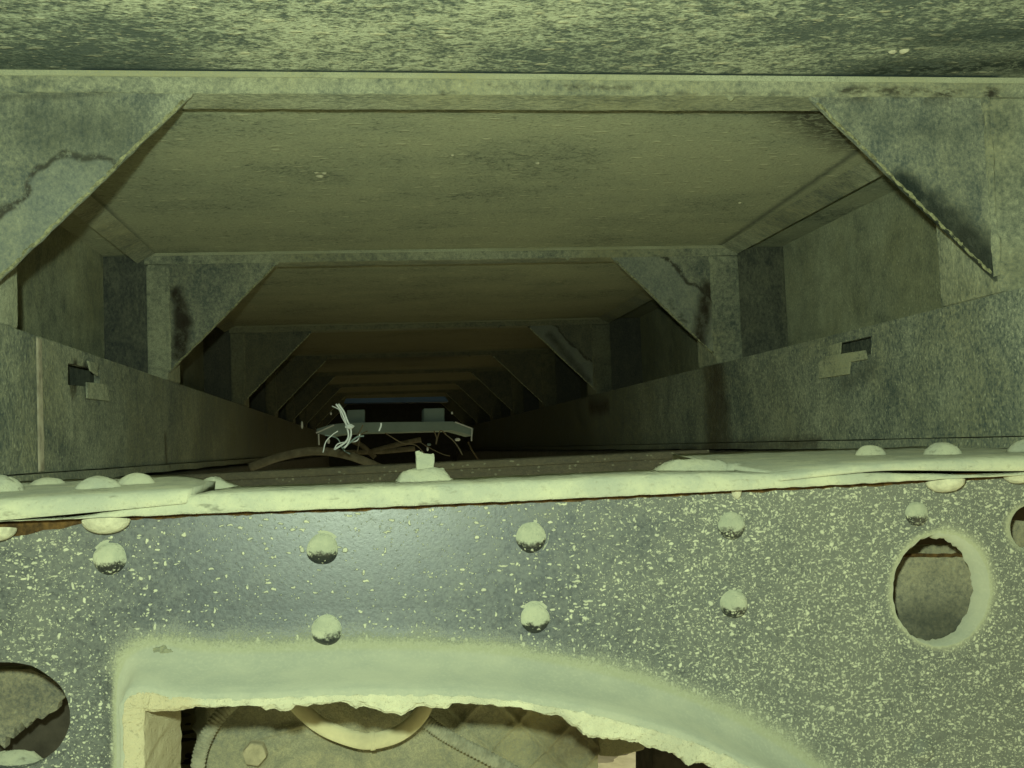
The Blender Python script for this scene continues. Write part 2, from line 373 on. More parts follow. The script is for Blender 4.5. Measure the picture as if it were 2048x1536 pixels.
# ------------------------------------------------------------------ setting: ground
s = NT('gravel_ground')
n1 = s.noise(s.P, 6, 6, .65); d_, r_, q_ = s.vor(s.warp(s.P, 20, .05), 16)
s.bump(s.add(n1, s.mul(d_, .5)), .008)
M['ground'] = s.out(s.mix(s.step(r_, .86, .9), s.mix(s.step(n1, .35, .65), (.60, .57, .36), (.76, .73, .50)), (.12, .10, .07)), .95, .2)
bm = NB(); box(bm, -30, 30, -6, 60, -1.0, -.9)
g = obj('ground', bm, M['ground']); tag(g, 'pale sunlit gravel ground glimpsed far below through the opening', 'ground', kind='structure')

# ------------------------------------------------------------------ bed floor
bm = NB(); box(bm, -1.35, 1.6, .30, 6.6, ZC, ZC + .012)
bf = tag(obj('bed_floor', bm, M['floor']), 'dusty mottled steel sheet forming the underside of the bed overhead', 'bed floor')

for (px, py, k) in ((640, 352, 5), (649, 346, 3), (633, 345, 3), (1075, 326, 3), (1785, 103, 4), (1808, 101, 5), (905, 310, 2), (1480, 405, 3)):
    p = atz(px, py, ZC); bm = NB(); dome(bm, p + Vector((0, 0, .0002)), (0, 0, -1), k * .0008, k * .0005, 10, 4); rough_up(bm, .0007, 300, px)
    obj('mud_splat', bm, M['mud'], bf, smooth=True)

# ------------------------------------------------------------------ bed hoops (crossmember, two posts, two gussets)
HOOPG = 'arched crossmembers under the bed floor'
def make_hoop(y):
    t = thing('bed_crossmember', '', 'crossmember', (XR / 2 + XL / 2, y, ZR), HOOPG)
    bh, bd = .0150, .040
    bm = NB()
    n = 60                                  # beam with slightly uneven dusty edges
    x0, x1 = XL - .03, XR + .041
    secs = []
    for i in range(n + 1):
        x = x0 + (x1 - x0) * i / n
        j = nz(x, 40, 1) * .0006
        secs.append([bm.verts.new((x, yy, zz)) for yy, zz in ((y, ZC - .001), (y - .0005, ZC - .005 + j), (y + .001, ZC - bh - j), (y + bd, ZC - bh + nz(x, 60, 2) * .0007), (y + bd, ZC - .001))])
    for A, B in zip(secs, secs[1:]):
        for k in range(5): bm.faces.new((A[k], A[(k + 1) % 5], B[(k + 1) % 5], B[k]))
    bm.faces.new(secs[0]); bm.faces.new(secs[-1])
    obj('beam', bm, M['hoop'], t, bevel=.0012)
    bm = NB(); tube(bm, [(x0, y - .001, ZC - .001), (x1, y - .001, ZC - .001)], .003, 8); rough_up(bm, .0008, 90)
    obj('weld_bead', bm, M['topbead'], t)
    for sgn, xi, wd in ((-1, XL, .028), (1, XR, .041)):
        xo = xi + sgn * wd
        bm = NB()
        box(bm, min(xi, xo), max(xi, xo), y, y + .095, ZR + .0005, ZC - bh - .0005)
        obj('post', bm, M['hoop'], t, bevel=.003)
        xwl = XWR if sgn > 0 else XWL
        bm = NB(); box(bm, *sorted((xo + sgn * .0005, xwl - sgn * .0006)), y + .006, y + .012, ZR + .0005, ZC - .002)
        obj('side_plate', bm, M['clean'], t)
        a = .156
        z1 = ZC - bh + .001
        yg = y + .003
        # slightly ragged free edge
        hyp = [Vector((xi - sgn * a * (1 - k / 24) + sgn * nz(k, .9, sgn) * .0008, yg, z1 - a * (k / 24) + nz(k, .9, 5) * .0008)) for k in range(25)]
        poly = [Vector((xi - sgn * .0003, yg, z1))] + hyp[:-1] + [Vector((xi - sgn * .0003, yg, z1 - a))]
        bm = NB(); plate(bm, [poly], (0, .005, 0))
        gs = obj('gusset', bm, M['gusset'], t, bevel=.0008)
        bm = NB(); hb = [p + Vector((sgn * .0008, .0008, .0008)) for p in hyp]
        tube(bm, curve(hb[1:-1], 110), .0016, 6, lambda i: .0013 + .0007 * nz(i, .6, 3 + sgn)); rough_up(bm, .0007, 240)
        obj('edge_bead', bm, M['bead'], gs)
        bm = NB(); tube(bm, curve([(xi - sgn * .001, yg - .0005, z1 - .002), (xi - sgn * .001, yg - .0005, z1 - a + .004)], 40), .0042, 8, lambda i: .0034 + .0012 * nz(i, .45, 3)); rough_up(bm, .0015, 110)
        obj('weld_bead', bm, M['hoop'], gs, smooth=True)
    for x in (-.130, .295):
        bm = NB(); dome(bm, (x, y + .004, ZC - bh + .003), (0, -.25, -1), .0036, .007, 12, 5)
        obj('plug', bm, M['hoop'], t, smooth=True)
    return t
HL = ['nearest arched crossmember, its two large gussets running out of the top corners',
      'second arched crossmember, greenish and dusty with dark stains on both gussets',
      'third arched crossmember in the half dark with a wavy water mark on its gusset',
      'fourth arched crossmember, dim and brown, the last with clearly seen gussets',
      'dim arched crossmember right behind the fourth, brown gussets just visible',
      'very dark arched crossmember, just behind the dim fifth one deep in the tunnel',
      'almost black arched crossmember above the blue plate deep in the tunnel',
      'blackest arched crossmember, the deepest one before the closed end']
hoop = make_hoop(YH[0]); hoop['label'] = HL[0]
def copy_tree(o, parent=None):
    c = o.copy(); col.objects.link(c)
    if parent: c.parent = parent
    for ch in [k for k in list(o.children)]: copy_tree(ch, c)
    return c
for k in range(1, 8):
    h2 = copy_tree(hoop); h2.location.y = YH[k]; h2['label'] = HL[k]

# ------------------------------------------------------------------ side sills with their corner strips and bare recesses
for side, xw, xin, lab in ((-1, XWL, XL, 'left dusty upright sill plate behind the posts, darker beside each post'), (1, XWR, XR, 'right dusty upright sill plate behind the posts, broad and green')):
    t = thing('bed_sill', lab, 'sill', (xw, .8, ZR))
    bm = NB(); box(bm, *sorted((xw, xw + side * .005)), .45, 6.5, ZR - .06, ZC - .0005)
    obj('web', bm, M['sill'], t)
    bm = NB()
    xa, xb = xin + side * .014, xin + side * .041
    v = [bm.verts.new((x, y, z)) for y in (.84, 6.4) for x, z in ((xa, ZC - .0005), (xb - side * .0005, ZC - .0125), (xb - side * .0005, ZC - .0005))]
    bm.faces.new(v[:3]); bm.faces.new(v[3:][::-1])
    for i in range(3): bm.faces.new((v[i], v[(i + 1) % 3], v[3 + (i + 1) % 3], v[3 + i]))
    obj('corner_strip', bm, M['hoop'], t)

# ------------------------------------------------------------------ subframe rails
def zx(px, py, X): return atx(px, py, X)
# left rail
for side, x, lab in ((-1, XL, 'left long dusty rail with a pale weld seam and one small clip'), (1, XR, 'right long dusty rail with a dark brown stain and a bent tab')):
    t = thing('subframe_rail', lab, 'rail', (x, .8, 0))
    zb = -.009 if side > 0 else -.008
    xo = (XWR if side > 0 else XWL) - side * .001
    # notches behind the tabs
    tb = _tabr if side > 0 else _tabl
    outl = [Vector((x, .40, zb)), Vector((x, 6.4, zb)), Vector((x, 6.4, ZR)), Vector((x, .40, ZR))]
    if side > 0:
        c = [atx(1663, 690, x), atx(1742, 672, x), atx(1742, 708, x), atx(1663, 735, x)]
    else:
        c = [atx(136, 726, x), atx(200, 740, x), atx(200, 775, x), atx(136, 770, x)]
    hole = [Vector((x, p.y, p.z)) for p in c]
    bm = NB(); plate(bm, [outl, hole], (side * .006, 0, 0)); obj('web', bm, M['rail'], t)
    bm = NB(); box(bm, *sorted((x + side * .0065, xo)), .40, 6.4, ZR - .007, ZR - .0005); obj('top_flange', bm, M['rail'], t)
    bm = NB(); box(bm, *sorted((x + side * .02, x + side * .024)), .40, 6.4, zb, ZR - .008); obj('inner_liner', bm, M['clean'], t)
    # thin lower flange lying on the chassis frame
    bm = NB(); n = 120; prev = None
    for i in range(n + 1):
        y = .40 + 6.0 * i / n; j = nz(y, 9, side) * .002
        q = [bm.verts.new(p) for p in ((x - side * .004, y, zb - .001 + j * .4), (x - side * .005, y, zb - .010 + j), (xo, y, zb - .010), (xo, y, zb - .001))]
        if prev:
            for k in range(4): bm.faces.new((prev[k], prev[(k + 1) % 4], q[(k + 1) % 4], q[k]))
        prev = q
    obj('bottom_flange', bm, M['rail'], t)
    if side < 0:
        p0, p1 = atx(72, 690, x), atx(60, 950, x)
        bm = NB(); bx = [(x, p0.y, ZR - .004), (x + .0018, p0.y + .003, .06), (x + .0005, p1.y - .001, zb + .003)]
        box(bm, x + .0003, x + .0022, p0.y - .003, p0.y + .010, zb + .001, ZR - .002); rough_up(bm, .001, 40)
        obj('weld_seam', bm, simple('pinkish_weld', (.31, .28, .21), .9, .35, 70), t, bevel=.0008)
        q = [atx(162, 765, x), atx(200, 768, x), atx(208, 803, x), atx(163, 797, x)]
        bm = NB(); plate(bm, [[Vector((x + .004, p.y, p.z)) for p in q]], (.002, 0, 0)); obj('clip', bm, M['tab'], t, bevel=.0006)
        q = [atx(166, 722, x), atx(186, 727, x), atx(186, 752, x), atx(172, 742, x)]
        bm = NB(); plate(bm, [[Vector((x + .003, p.y, p.z)) for p in q]], (.002, 0, 0)); obj('clip', bm, M['tab'], t, bevel=.0006)
    else:
        q = [atx(1649, 725, x), atx(1662, 712, x), atx(1742, 700, x), atx(1746, 718, x), atx(1712, 724, x), atx(1709, 748, x), atx(1650, 757, x)]
        bm = NB(); plate(bm, [[Vector((x - .005, p.y, p.z)) for p in q]], (-.0025, 0, 0)); obj('tab', bm, M['tab'], t, bevel=.0006)
        q = [atx(1662, 692, x), atx(1688, 684, x), atx(1686, 712, x), atx(1662, 716, x)]
        bm = NB(); plate(bm, [[Vector((x - .002, p.y, p.z)) for p in q]], (-.002, 0, 0)); obj('tab', bm, M['tab'], t, bevel=.0006)

# frame rails under the subframe, added as dark backstops hiding sunlit ground
M['frame'] = simple('dark_frame_steel', (.045, .04, .03), .85, .4, 30)
for side, x, lab in ((-1, XL, 'dark chassis rail added as a backstop under the left dusty rail'), (1, XR, 'dark chassis rail added as a backstop under the right dusty rail')):
    bm = NB(); box(bm, *sorted((x - side * .012, x + side * .09)), .94, 6.5, -.26, -.0215); tag(obj('chassis_backstop', bm, M['frame'], bevel=.006), lab, 'rail')
# ------------------------------------------------------------------ riveted front crossmember
fc = thing('chassis_crossmember', 'near riveted crossmember, blue-black paint splashed with pale dust', 'crossmember', (.1, YWEB, -.3))
def ell(cx, cy, rx, ry, Y, n=64, tilt=0, rag=0, seed=0, a0=0):
    out = []
    for k in range(n):
        a = 2 * math.pi * k / n; r = 1 + rag * nz(k, .55, seed) + rag * .6 * nz(k, 1.9, seed + 4)
        x, y = rx * r * math.cos(a), ry * r * math.sin(a)
        out.append(at(cx + x * math.cos(tilt) - y * math.sin(tilt), cy + x * math.sin(tilt) + y * math.cos(tilt), Y))
    return out
# path of the rolled lip round the big cut-out: front top edge in the plane YF
YF = .634
lip_px = [(236, 1800), (236, 1500), (236, 1430), (240, 1402), (256, 1380), (290, 1372), (340, 1382), (450, 1386), (580, 1383), (720, 1378), (860, 1379), (1000, 1386), (1110, 1403), (1230, 1428), (1374, 1468), (1455, 1502), (1535, 1541), (1640, 1605), (1760, 1700)]
LP = curve([at(a, b, YF) for a, b in lip_px], 260)
LP = [Vector((p.x, 0, p.z)) for p in LP]
def lip_n(i):
    t = (LP[min(i + 1, len(LP) - 1)] - LP[max(i - 1, 0)]).normalized()
    return Vector((t.z, 0, -t.x)) if True else None       # points into the opening
top = [at(-160, 1042, YWEB), at(180, 1030, YWEB), at(700, 1008, YWEB), at(1300, 980, YWEB), at(1640, 962, YWEB), at(2200, 935, YWEB)]
cut = [LP[i] - lip_n(i) * .004 for i in range(len(LP))]
outer = [Vector((p.x, YWEB, p.z)) for p in top]
outer += [Vector((top[-1].x, YWEB, -.42)), Vector((cut[-1].x, YWEB, -.42))] + [Vector((p.x, YWEB, p.z)) for p in reversed(cut)] + [Vector((top[0].x, YWEB, -.42))]
if outer[-2].z < -.42: pass
holes = [ell(1883, 1178, 103, 116, YWEB, rag=.012, tilt=.1), ell(2056, 1055, 42, 46, YWEB, 40, rag=.012, seed=3), ell(14, 1432, 127, 108, YWEB, rag=.012, seed=5)]
bm = NB(); plate(bm, [outer] + holes, (0, .008, 0)); obj('web', bm, M['web'], fc)
# dished rims of the holes
for (o_, i_, dy) in ((ell(1883, 1178, 105, 118, YWEB - .0006, 96, tilt=.1, rag=.01), ell(1868, 1180, 86, 105, YWEB + .008, 96, tilt=.05, rag=.05, seed=8), 1),
                     (ell(2056, 1055, 44, 48, YWEB - .0006, 40), ell(2052, 1054, 37, 42, YWEB + .012, 40, rag=.03), 1)):
    bm = NB(); lay = bm.verts.layers.float.new('settled'); rings = []
    out2 = [p + (p - sum(o_, Vector()) / len(o_)).normalized() * (.004 + .005 * (p.x > sum(o_, Vector()).x / len(o_))) for p in o_]
    mid = [a.lerp(b, .5) + Vector((0, -.004, 0)) for a, b in zip(o_, i_)]
    end = [b + Vector((0, .006, 0)) for b in i_]
    for ring, val in ((out2, .02), (o_, .55), (mid, 1), (i_, 1), (end, 1)):
        vv = [bm.verts.new(p) for p in ring]
        for v in vv: v[lay] = val
        rings.append(vv)
    for A, B in zip(rings, rings[1:]):
        for k in range(len(A)): bm.faces.new((A[k], A[(k + 1) % len(A)], B[(k + 1) % len(A)], B[k]))
    obj('hole_rim', bm, M['web'], fc, smooth=True)
# rolled lip
prof = [(-.040, .0003, .02), (-.030, .0004, .22), (-.0225, .0006, .46), (-.017, .0012, .8), (-.0115, .003, 1), (-.0075, .0075, 1), (-.0042, .015, 1), (-.0016, .031, 1), (0, .048, 1), (.0012, .0505, 1), (.004, .0515, 1)]
bm = NB(); lay = bm.verts.layers.float.new('settled'); prev = None
for i, p in enumerate(LP):
    nrm = lip_n(i); row = []
    wob = nz(i, .06, 2) * .0015
    for (u, v, a) in prof:
        q = bm.verts.new((p.x + nrm.x * (u + wob * (v > .004)), YWEB - v, p.z + nrm.z * (u + wob * (v > .004)))); q[lay] = a; row.append(q); q[lay] = a * (1 if a == 1 else max(.15, min(1, -nrm.z * 1.6)))
    if prev:
        for k in range(len(prof) - 1): bm.faces.new((prev[k], prev[k + 1], row[k + 1], row[k]))
    prev = row
lip = obj('rolled_lip', bm, M['web'], fc, smooth=True)
# mud crust hanging from the lip: front face and ragged lower edge, then the inner face
bm = NB(); prev = None
for i in range(0, len(LP) - 1):
  for sub in range(3):
    f = sub / 3; p = LP[i].lerp(LP[i + 1], f); nrm = lip_n(i); s_ = i + f
    left = max(0, min(1, (-.100 - p.x) / .03))
    pxx = 755 + p.x / .634 * 2100
    win = lambda a_, b_, e_: max(0, min(1, (pxx - a_) / e_, (b_ - pxx) / e_))
    f1 = sum(nz(s_, .13 * 2.3 ** k, 3 + k) / 1.5 ** k for k in range(5)); f2 = nz(s_, .16, 8) + .5 * nz(s_, .4, 9)
    rag = .0012 * f1 + win(520, 600, 15) * max(0, f2 + .1) * .006 + win(690, 900, 15) * (.0025 + .006 * max(0, f2 + .1)) + win(1120, 1480, 40) * (.0065 + .004 * f2 + .0016 * f1)
    rag *= (1 - left)
    b = .0080 + rag + .006 * left
    br = .0012 * nz(s_, .7, 9)
    pr = [(.002, .0490), (.0035, .0518 + br), (.007, .0522 - br), (b - .002, .0512 + br), (b, .0490), (b + .0005, .040), (b + .0005, .036 - .026 * left), (b + .0006 + .002 * left, .030 - .082 * left)]
    row = [bm.verts.new((p.x + nrm.x * u, YWEB - v, p.z + nrm.z * u)) for u, v in pr]
    if prev:
        for k in range(len(pr) - 1): bm.faces.new((prev[k], prev[k + 1], row[k + 1], row[k]))
    prev = row
rough_up(bm, .0012, 160, 3)
s = NT('cracked_mud_crust')
n1 = s.noise(s.P, 40, 5, .65); d_, r_, q_ = s.vor(s.warp(s.P, 60, .01), 150); n3 = s.noise(s.P, 400, 3, .7)
x_ = s.xyz()[0]
c = s.mix(s.step(n1, .35, .65), (.44, .43, .32), (.57, .55, .40)); c = s.mix(s.step(x_, -.112, -.100, .8, 0), c, (.48, .42, .27))
c = s.mix(s.step(n3, .3, .42, .45, 0), c, (.2, .18, .12))
s.bump(s.add(n1, s.mul(n3, .5)), .004, 1); M['crust'] = s.out(c, .95, .2)
obj('mud_crust', bm, M['crust'], fc, smooth=False)
p = at(322, 1310, YWEB - .002); bm = NB(); bmesh.ops.create_icosphere(bm, subdivisions=4, radius=1)
for v in bm.verts:
    k = 1 + .35 * noise.noise(v.co * 1.9 + Vector((4, 1, 0))) + .15 * noise.noise(v.co * 5)
    v.co = p + Vector((v.co.x * .0075, v.co.y * .003, v.co.z * .0050)) * k
obj('mud_nub', bm, M['tab'], fc, smooth=True)
# top flange with a rounded, dust-caked nose and a ragged back edge
bm = NB(); prev = None; N = 240
lipbot = [(-160, 1050), (180, 1037), (440, 1026), (700, 1017), (1000, 1004), (1374, 986), (1640, 972), (1850, 961), (2200, 942)]
lb = curve([at(a, b, YLIP) for a, b in lipbot], N)
thick0 = .0125
for i, p in enumerate(lb):
    x = p.x; th = thick0 + .0006 * nz(x, 30, 2)
    px_ = x
    if x < -.10: th *= max(.03, min(1, (x + .183) / .083))          # pinched out under the plates at both ends
    if x > .20: th *= max(.10, 1 - .4 * min(1, (x - .20) / .12) - .5 * max(0, (x - .32) / .09))
    yb = .785 + .006 * nz(x, 14, 7) + .004 * nz(x, 55, 8)
    zt = p.z + th
    pr = [(YWEB + .004, p.z + .0008), (YLIP + .0015, p.z), (YLIP, p.z + th * .25), (YLIP + .0004, p.z + th * .6), (YLIP + .003, p.z + th * .88), (YLIP + .010, zt), (yb - .004, zt + .0005 * nz(x, 80, 1)), (yb, zt - .0012), (yb, zt - .006)]
    row = [bm.verts.new((x, y, z + .0005 * nz(x, 120, k))) for k, (y, z) in enumerate(pr)]
    if prev:
        for k in range(len(pr) - 1): bm.faces.new((prev[k], prev[k + 1], row[k + 1], row[k]))
    prev = row
obj('top_flange', bm, M['cake'], fc, smooth=True)
# strip under the flange: its shadow line put in as rust brown, rust at left
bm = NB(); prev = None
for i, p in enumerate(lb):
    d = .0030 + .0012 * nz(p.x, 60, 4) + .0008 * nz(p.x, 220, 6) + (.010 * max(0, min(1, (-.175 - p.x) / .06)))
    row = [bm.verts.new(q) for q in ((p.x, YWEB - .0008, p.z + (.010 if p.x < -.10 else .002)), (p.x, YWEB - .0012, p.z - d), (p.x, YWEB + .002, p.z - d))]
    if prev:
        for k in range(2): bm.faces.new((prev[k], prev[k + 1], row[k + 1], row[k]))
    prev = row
obj('shadow_rust_seam', bm, M['rust'], fc)
# rivets on the web
for (px, py, r) in ((645, 1098, 31), (653, 1260, 30), (1062, 1075, 31), (1070, 1237, 30), (1463, 1052, 29), (1467, 1208, 29), (220, 1117, 31), (1833, 1028, 26), (1845, 1502, 24)):
    p = at(px, py, YWEB); rr = r * YWEB / FPX
    bm = NB(); dome(bm, p + Vector((0, .0005, 0)), (random.uniform(-.06, .06), -1, random.uniform(-.08, .03)), rr, rr * random.uniform(.72, .86), 28, 10, .16)
    rough_up(bm, .0006, 130, px)
    obj('rivet', bm, M['rivet'] if py != 1502 else M['web'], fc, smooth=True)
# rivet heads hanging half under the flange
for (px, py, r) in ((212, 1040, 44), (1890, 962, 40), (2040, 948, 34), (-12, 1058, 40)):
    p = at(px, py, YWEB - .012); rr = r * (YWEB - .012) / FPX
    bm = NB(); dome(bm, p, (0, -.15, -1), rr, rr * .6, 28, 8)
    obj('flange_rivet', bm, M['mud'], fc, smooth=True)
bm = NB(); dome(bm, at(1473, 980, YWEB - .004), (0, 0, -1), .0035, .006, 12, 5); obj('mud_drip', bm, M['mud'], fc, smooth=True)

# mud lumps lying on the flange
def lump(name, label, px, py, Y, rx, ry, rz, seed, parent=None, mat='cake', sq=2.0):
    p = at(px, py, Y); bm = NB(); bmesh.ops.create_icosphere(bm, subdivisions=4, radius=1)
    for v in bm.verts:
        d = v.co.normalized(); m = max(.001, (abs(d.x) ** sq + abs(d.y) ** sq + abs(d.z) ** sq) ** (-1 / sq))
        k = 1 + .16 * noise.noise(d * 2.2 + Vector((seed, 0, 0))) + .07 * noise.noise(d * 7 + Vector((0, seed, 0)))
        v.co = Vector((d.x * rx, d.y * ry, d.z * rz)) * m * k + p
    o = obj(name, bm, M[mat], parent, smooth=True)
    if label: tag(o, label, 'mud lump')
    return o
YM = .755
def moundm(name, label, pts, Y, depth, seed):
    """ragged heap of mud on the flange: its skyline as a row of heights, rounded front to back"""
    bm = NB(); rows = []
    P = curve([at(a, b, Y) for a, b in pts], 60)
    base = min(P[0].z, P[-1].z) - .004
    for i, p in enumerate(P):
        h = p.z - base; row = []
        for k in range(9):
            q = k / 8 * 2 - 1
            z = base + h * max(0, 1 - q * q * q * q) + .0018 * noise.noise(Vector((p.x * 110, q * 3, seed))) + .0008 * noise.noise(Vector((p.x * 420, q * 9, seed)))
            row.append(bm.verts.new((p.x, Y + depth * q * (0.5 + .5 * min(1, h / .012)), z)))
        rows.append(row)
    for A, B in zip(rows, rows[1:]):
        for k in range(8): bm.faces.new((A[k], A[k + 1], B[k + 1], B[k]))
    return tag(obj(name, bm, M['cake'], smooth=True), label, 'mud lump')
moundm('mud_mound', 'broad mound of pale dried mud on the flange, under the upright block', [(775, 973), (792, 962), (803, 946), (822, 939), (845, 936), (880, 937), (893, 945), (902, 957), (918, 966), (935, 970)], .760, .030, 1)
moundm('mud_mound', 'flat-topped bank of pale mud on the flange, left of the small ball', [(1290, 948), (1310, 942), (1325, 930), (1345, 921), (1390, 919), (1430, 920), (1446, 923), (1450, 934), (1456, 948)], .765, .022, 2)
moundm('mud_mound', 'small round ball of pale mud on the flange, right of the flat bank', [(1447, 943), (1452, 934), (1462, 927), (1478, 927), (1488, 934), (1496, 945)], .750, .010, 3)
q = [at(834, 946, YM), at(833, 916, YM), at(832, 903, YM), at(838, 901, YM), at(848, 907, YM), at(868, 908, YM), at(869, 925, YM), at(866, 944, YM)]
bm = NB(); plate(bm, [q], (0, .012, 0)); bmesh.ops.subdivide_edges(bm, edges=bm.edges[:], cuts=2); rough_up(bm, .0007, 200)
tag(obj('mud_block', bm, M['cake'], bevel=.0012), 'small upright pale block standing on the mud mound', 'mud block')

moundm('mud_mound', 'thin tan wedge of mud beside the cut end of the left splice plate', [(380, 985), (405, 962), (425, 955), (450, 962), (478, 974), (505, 986)], .790, .020, 4)
# ------------------------------------------------------------------ splice plates over the flange ends, with their big rivets
def splice(label, front_bot, front_top, back, end, rivets):
    """front_bot / front_top: pixel rows at the front edge, back: pixel row of the rear edge"""
    t = thing('splice_plate', label, 'plate', tuple(at(*front_top[len(front_top) // 2], YLIP)))
    n = 80
    fb = curve([at(a, b, YLIP - .004) for a, b in front_bot], n); ft = curve([at(a, b, YLIP - .002) for a, b in front_top], n)
    bk = curve([at(a, b, c) for a, b, c in back], n)
    bm = NB(); prev = None
    for i in range(n + 1):
        a, b, c = fb[i], ft[i], bk[i]
        m1 = b.lerp(c, .12); m1.z = max(b.z, m1.z) + .0008
        pr = [c - Vector((0, 0, .006)), Vector((a.x, a.y + .03, a.z + .002)), a, a.lerp(b, .5) + Vector((0, -.002, 0)), b, m1] + [m1.lerp(c, k / 6) + Vector((0, 0, .0006 * noise.noise(Vector((m1.x * 90, k, 2))))) for k in range(1, 7)]
        row = [bm.verts.new(q) for q in pr]
        if prev:
            for k in range(len(pr)): bm.faces.new((prev[k], prev[(k + 1) % len(pr)], row[(k + 1) % len(pr)], row[k]))
        else: bm.faces.new(row)
        prev = row
    bm.faces.new(list(reversed(prev)))
    obj('slab', bm, M['cake'], t, smooth=True)
    for (px, py, Y, r, h) in rivets:
        p = at(px, py, Y); rr = r * Y / FPX
        bm = NB(); dome(bm, p, (0, -.08, 1), rr, h * Y / FPX, 26, 8, .15); rough_up(bm, .0006, 150, px)
        obj('rivet', bm, M['cake'], t, smooth=True)
    return t
splice('left pale splice plate with domed rivets, a rusty gap under its edge', [(-120, 1050), (0, 1041), (180, 1025), (350, 1009), (372, 1006)], [(-120, 1012), (0, 1004), (180, 994), (345, 984), (378, 981)],
       [(-120, 965, .83), (40, 962, .84), (200, 956, .85), (350, 950, .86), (432, 962, .78)], None,
       [(-4, 990, .74, 46, 38), (95, 976, .80, 34, 20), (196, 984, .735, 44, 30), (272, 971, .76, 34, 24)])
splice('right pale splice plate with domed rivets, rusty gap under its front edge', [(1560, 962), (1700, 947), (1790, 941), (1950, 942), (2200, 942)], [(1560, 950), (1690, 934), (1790, 927), (1950, 920), (2200, 912)],
       [(1345, 908, .90), (1480, 904, .92), (1640, 899, .93), (1900, 891, .93), (2200, 880, .93)], None,
       [(1742, 914, .78, 32, 26), (1886, 914, .75, 40, 31), (2056, 912, .75, 42, 36)])

# ------------------------------------------------------------------ second crossmember behind
t = thing('chassis_crossmember', 'brown crossmember right behind the pale flange, plain and unriveted', 'crossmember', (.1, 1.2, -.3))
e0, e1 = at(330, 952, 1.2), at(1420, 899, 1.2)
f0, f1 = at(330, 967, 1.2), at(1420, 914, 1.2)
M['brown'] = dusty('dim_brown_steel', (.5, 1, 1), .5, .2, seed=21, dust=(.24, .215, .15), steel=(.06, .055, .045), far=False)
bm = NB(); v = [bm.verts.new(p) for p in (f0, f1, e1, e0)]; r = bmesh.ops.extrude_face_region(bm, geom=[bm.faces.new(v)])
for q in r['geom']:
    if isinstance(q, bmesh.types.BMVert): q.co.y += .09
obj('top_flange', bm, M['brown'], t, bevel=.002)
bm = NB(); v = [bm.verts.new(p + Vector((0, .012, 0))) for p in (f0, f1)] + [bm.verts.new((f1.x, 1.212, -.16)), bm.verts.new((f0.x, 1.212, -.16))]
r = bmesh.ops.extrude_face_region(bm, geom=[bm.faces.new(v)])
for q in r['geom']:
    if isinstance(q, bmesh.types.BMVert): q.co.y += .008
obj('web', bm, M['brown'], t)
bm = NB(); tube(bm, curve([at(435, 962, .93), at(470, 955, .93), at(440, 946, .97)], 20), .006, 8)
for v in bm.verts: pass
bm.free()

# curved pipe behind it
bm = NB(); tube(bm, curve([at(500, 935, 1.75), at(560, 914, 1.75), at(630, 902, 1.75), at(700, 912, 1.75), (at(770, 940, 1.75))], 50), .007, 12)
M['pipe'] = simple('dim_tan_pipe', (.16, .13, .085), .85, .3, 60)
tag(obj('curved_pipe', bm, M['pipe'], smooth=True), 'low curved brown pipe arching up behind the second crossmember, left of centre', 'pipe')

# ------------------------------------------------------------------ gearbox casting behind the cut-out
YG = .935
gb = thing('gearbox_housing', 'dusty cast gearbox housing behind the cut-out, with ribs and a bolt', 'gearbox', tuple(at(780, 1600, YG)))
bm = NB(); nx, ny = 260, 110; rows = []
for j in range(ny + 1):
    row = []
    for i in range(nx + 1):
        px = 372 + (1196 - 372) * i / nx; py = 1335 + (1700 - 1335) * j / ny
        p = at(px, py, YG); h = 0
        u, v_ = (px - 980), (py - 1440)
        if px > 850:
            for (dx, dy, sp) in ((.707, .707, 78), (.707, -.707, 78)):
                d = abs(((u * dx + v_ * dy) / sp) % 1 - .5) * sp
                h += .006 * math.exp(-(d / 5) ** 2) * max(0, min(1, (px - 870) / 40))
        r = math.hypot(px - 640, py - 1600)
        h += .010 * max(0, min(1, (112 - r) / 10)) * .6 - .004 * math.exp(-((r - 122) / 8) ** 2)
        h -= .004 * math.exp(-((px - 488) / 5) ** 2) * (py > 1480)
        l = abs((py - 1475) + (px - 510) * .28)               # cast rib running up to the hose
        if 505 < px < 610: h += .006 * math.exp(-(l / 6) ** 2)
        r2 = math.hypot(px - 508, py - 1507); h += .006 * max(0, min(1, (30 - r2) / 6))
        h += .002 * noise.noise(Vector((px * .02, py * .02, 1))) + .0007 * noise.noise(Vector((px * .1, py * .1, 3)))
        if px < 420: h -= .05 * (1 - (px - 372) / 48) ** 2
        p.y -= h
        if i == 0: p.x += .006 * nz(py, .06, 2)
        row.append(bm.verts.new(p))
    rows.append(row)
for A, B in zip(rows, rows[1:]):
    for i in range(nx): bm.faces.new((A[i], A[i + 1], B[i + 1], B[i]))
r = bmesh.ops.extrude_face_region(bm, geom=bm.faces[:])
for q in r['geom']:
    if isinstance(q, bmesh.types.BMVert): q.co.y = max(q.co.y + .12, YG + .12)
M['cast'] = dusty('dusty_casting', (1, 1, 1), .72, .2, seed=30, dust=(.62, .58, .39), steel=(.20, .215, .18), far=False, specks=.15, stains=((tuple(at(1150, 1490, YG)), (.03, None, .02), .015, .6, (.10, .07, .035)),))
obj('casing', bm, M['cast'], gb, smooth=True)
bm = NB(); c = at(510, 1506, YG - .022)
bmesh.ops.create_cone(bm, cap_ends=True, segments=6, radius1=.0105, radius2=.0100, depth=.012, matrix=Matrix.Translation(c) @ Matrix.Rotation(math.pi / 2, 4, 'X') @ Matrix.Rotation(.3, 4, 'Z'))
obj('bolt', bm, M['tanmud'], gb, bevel=.001)

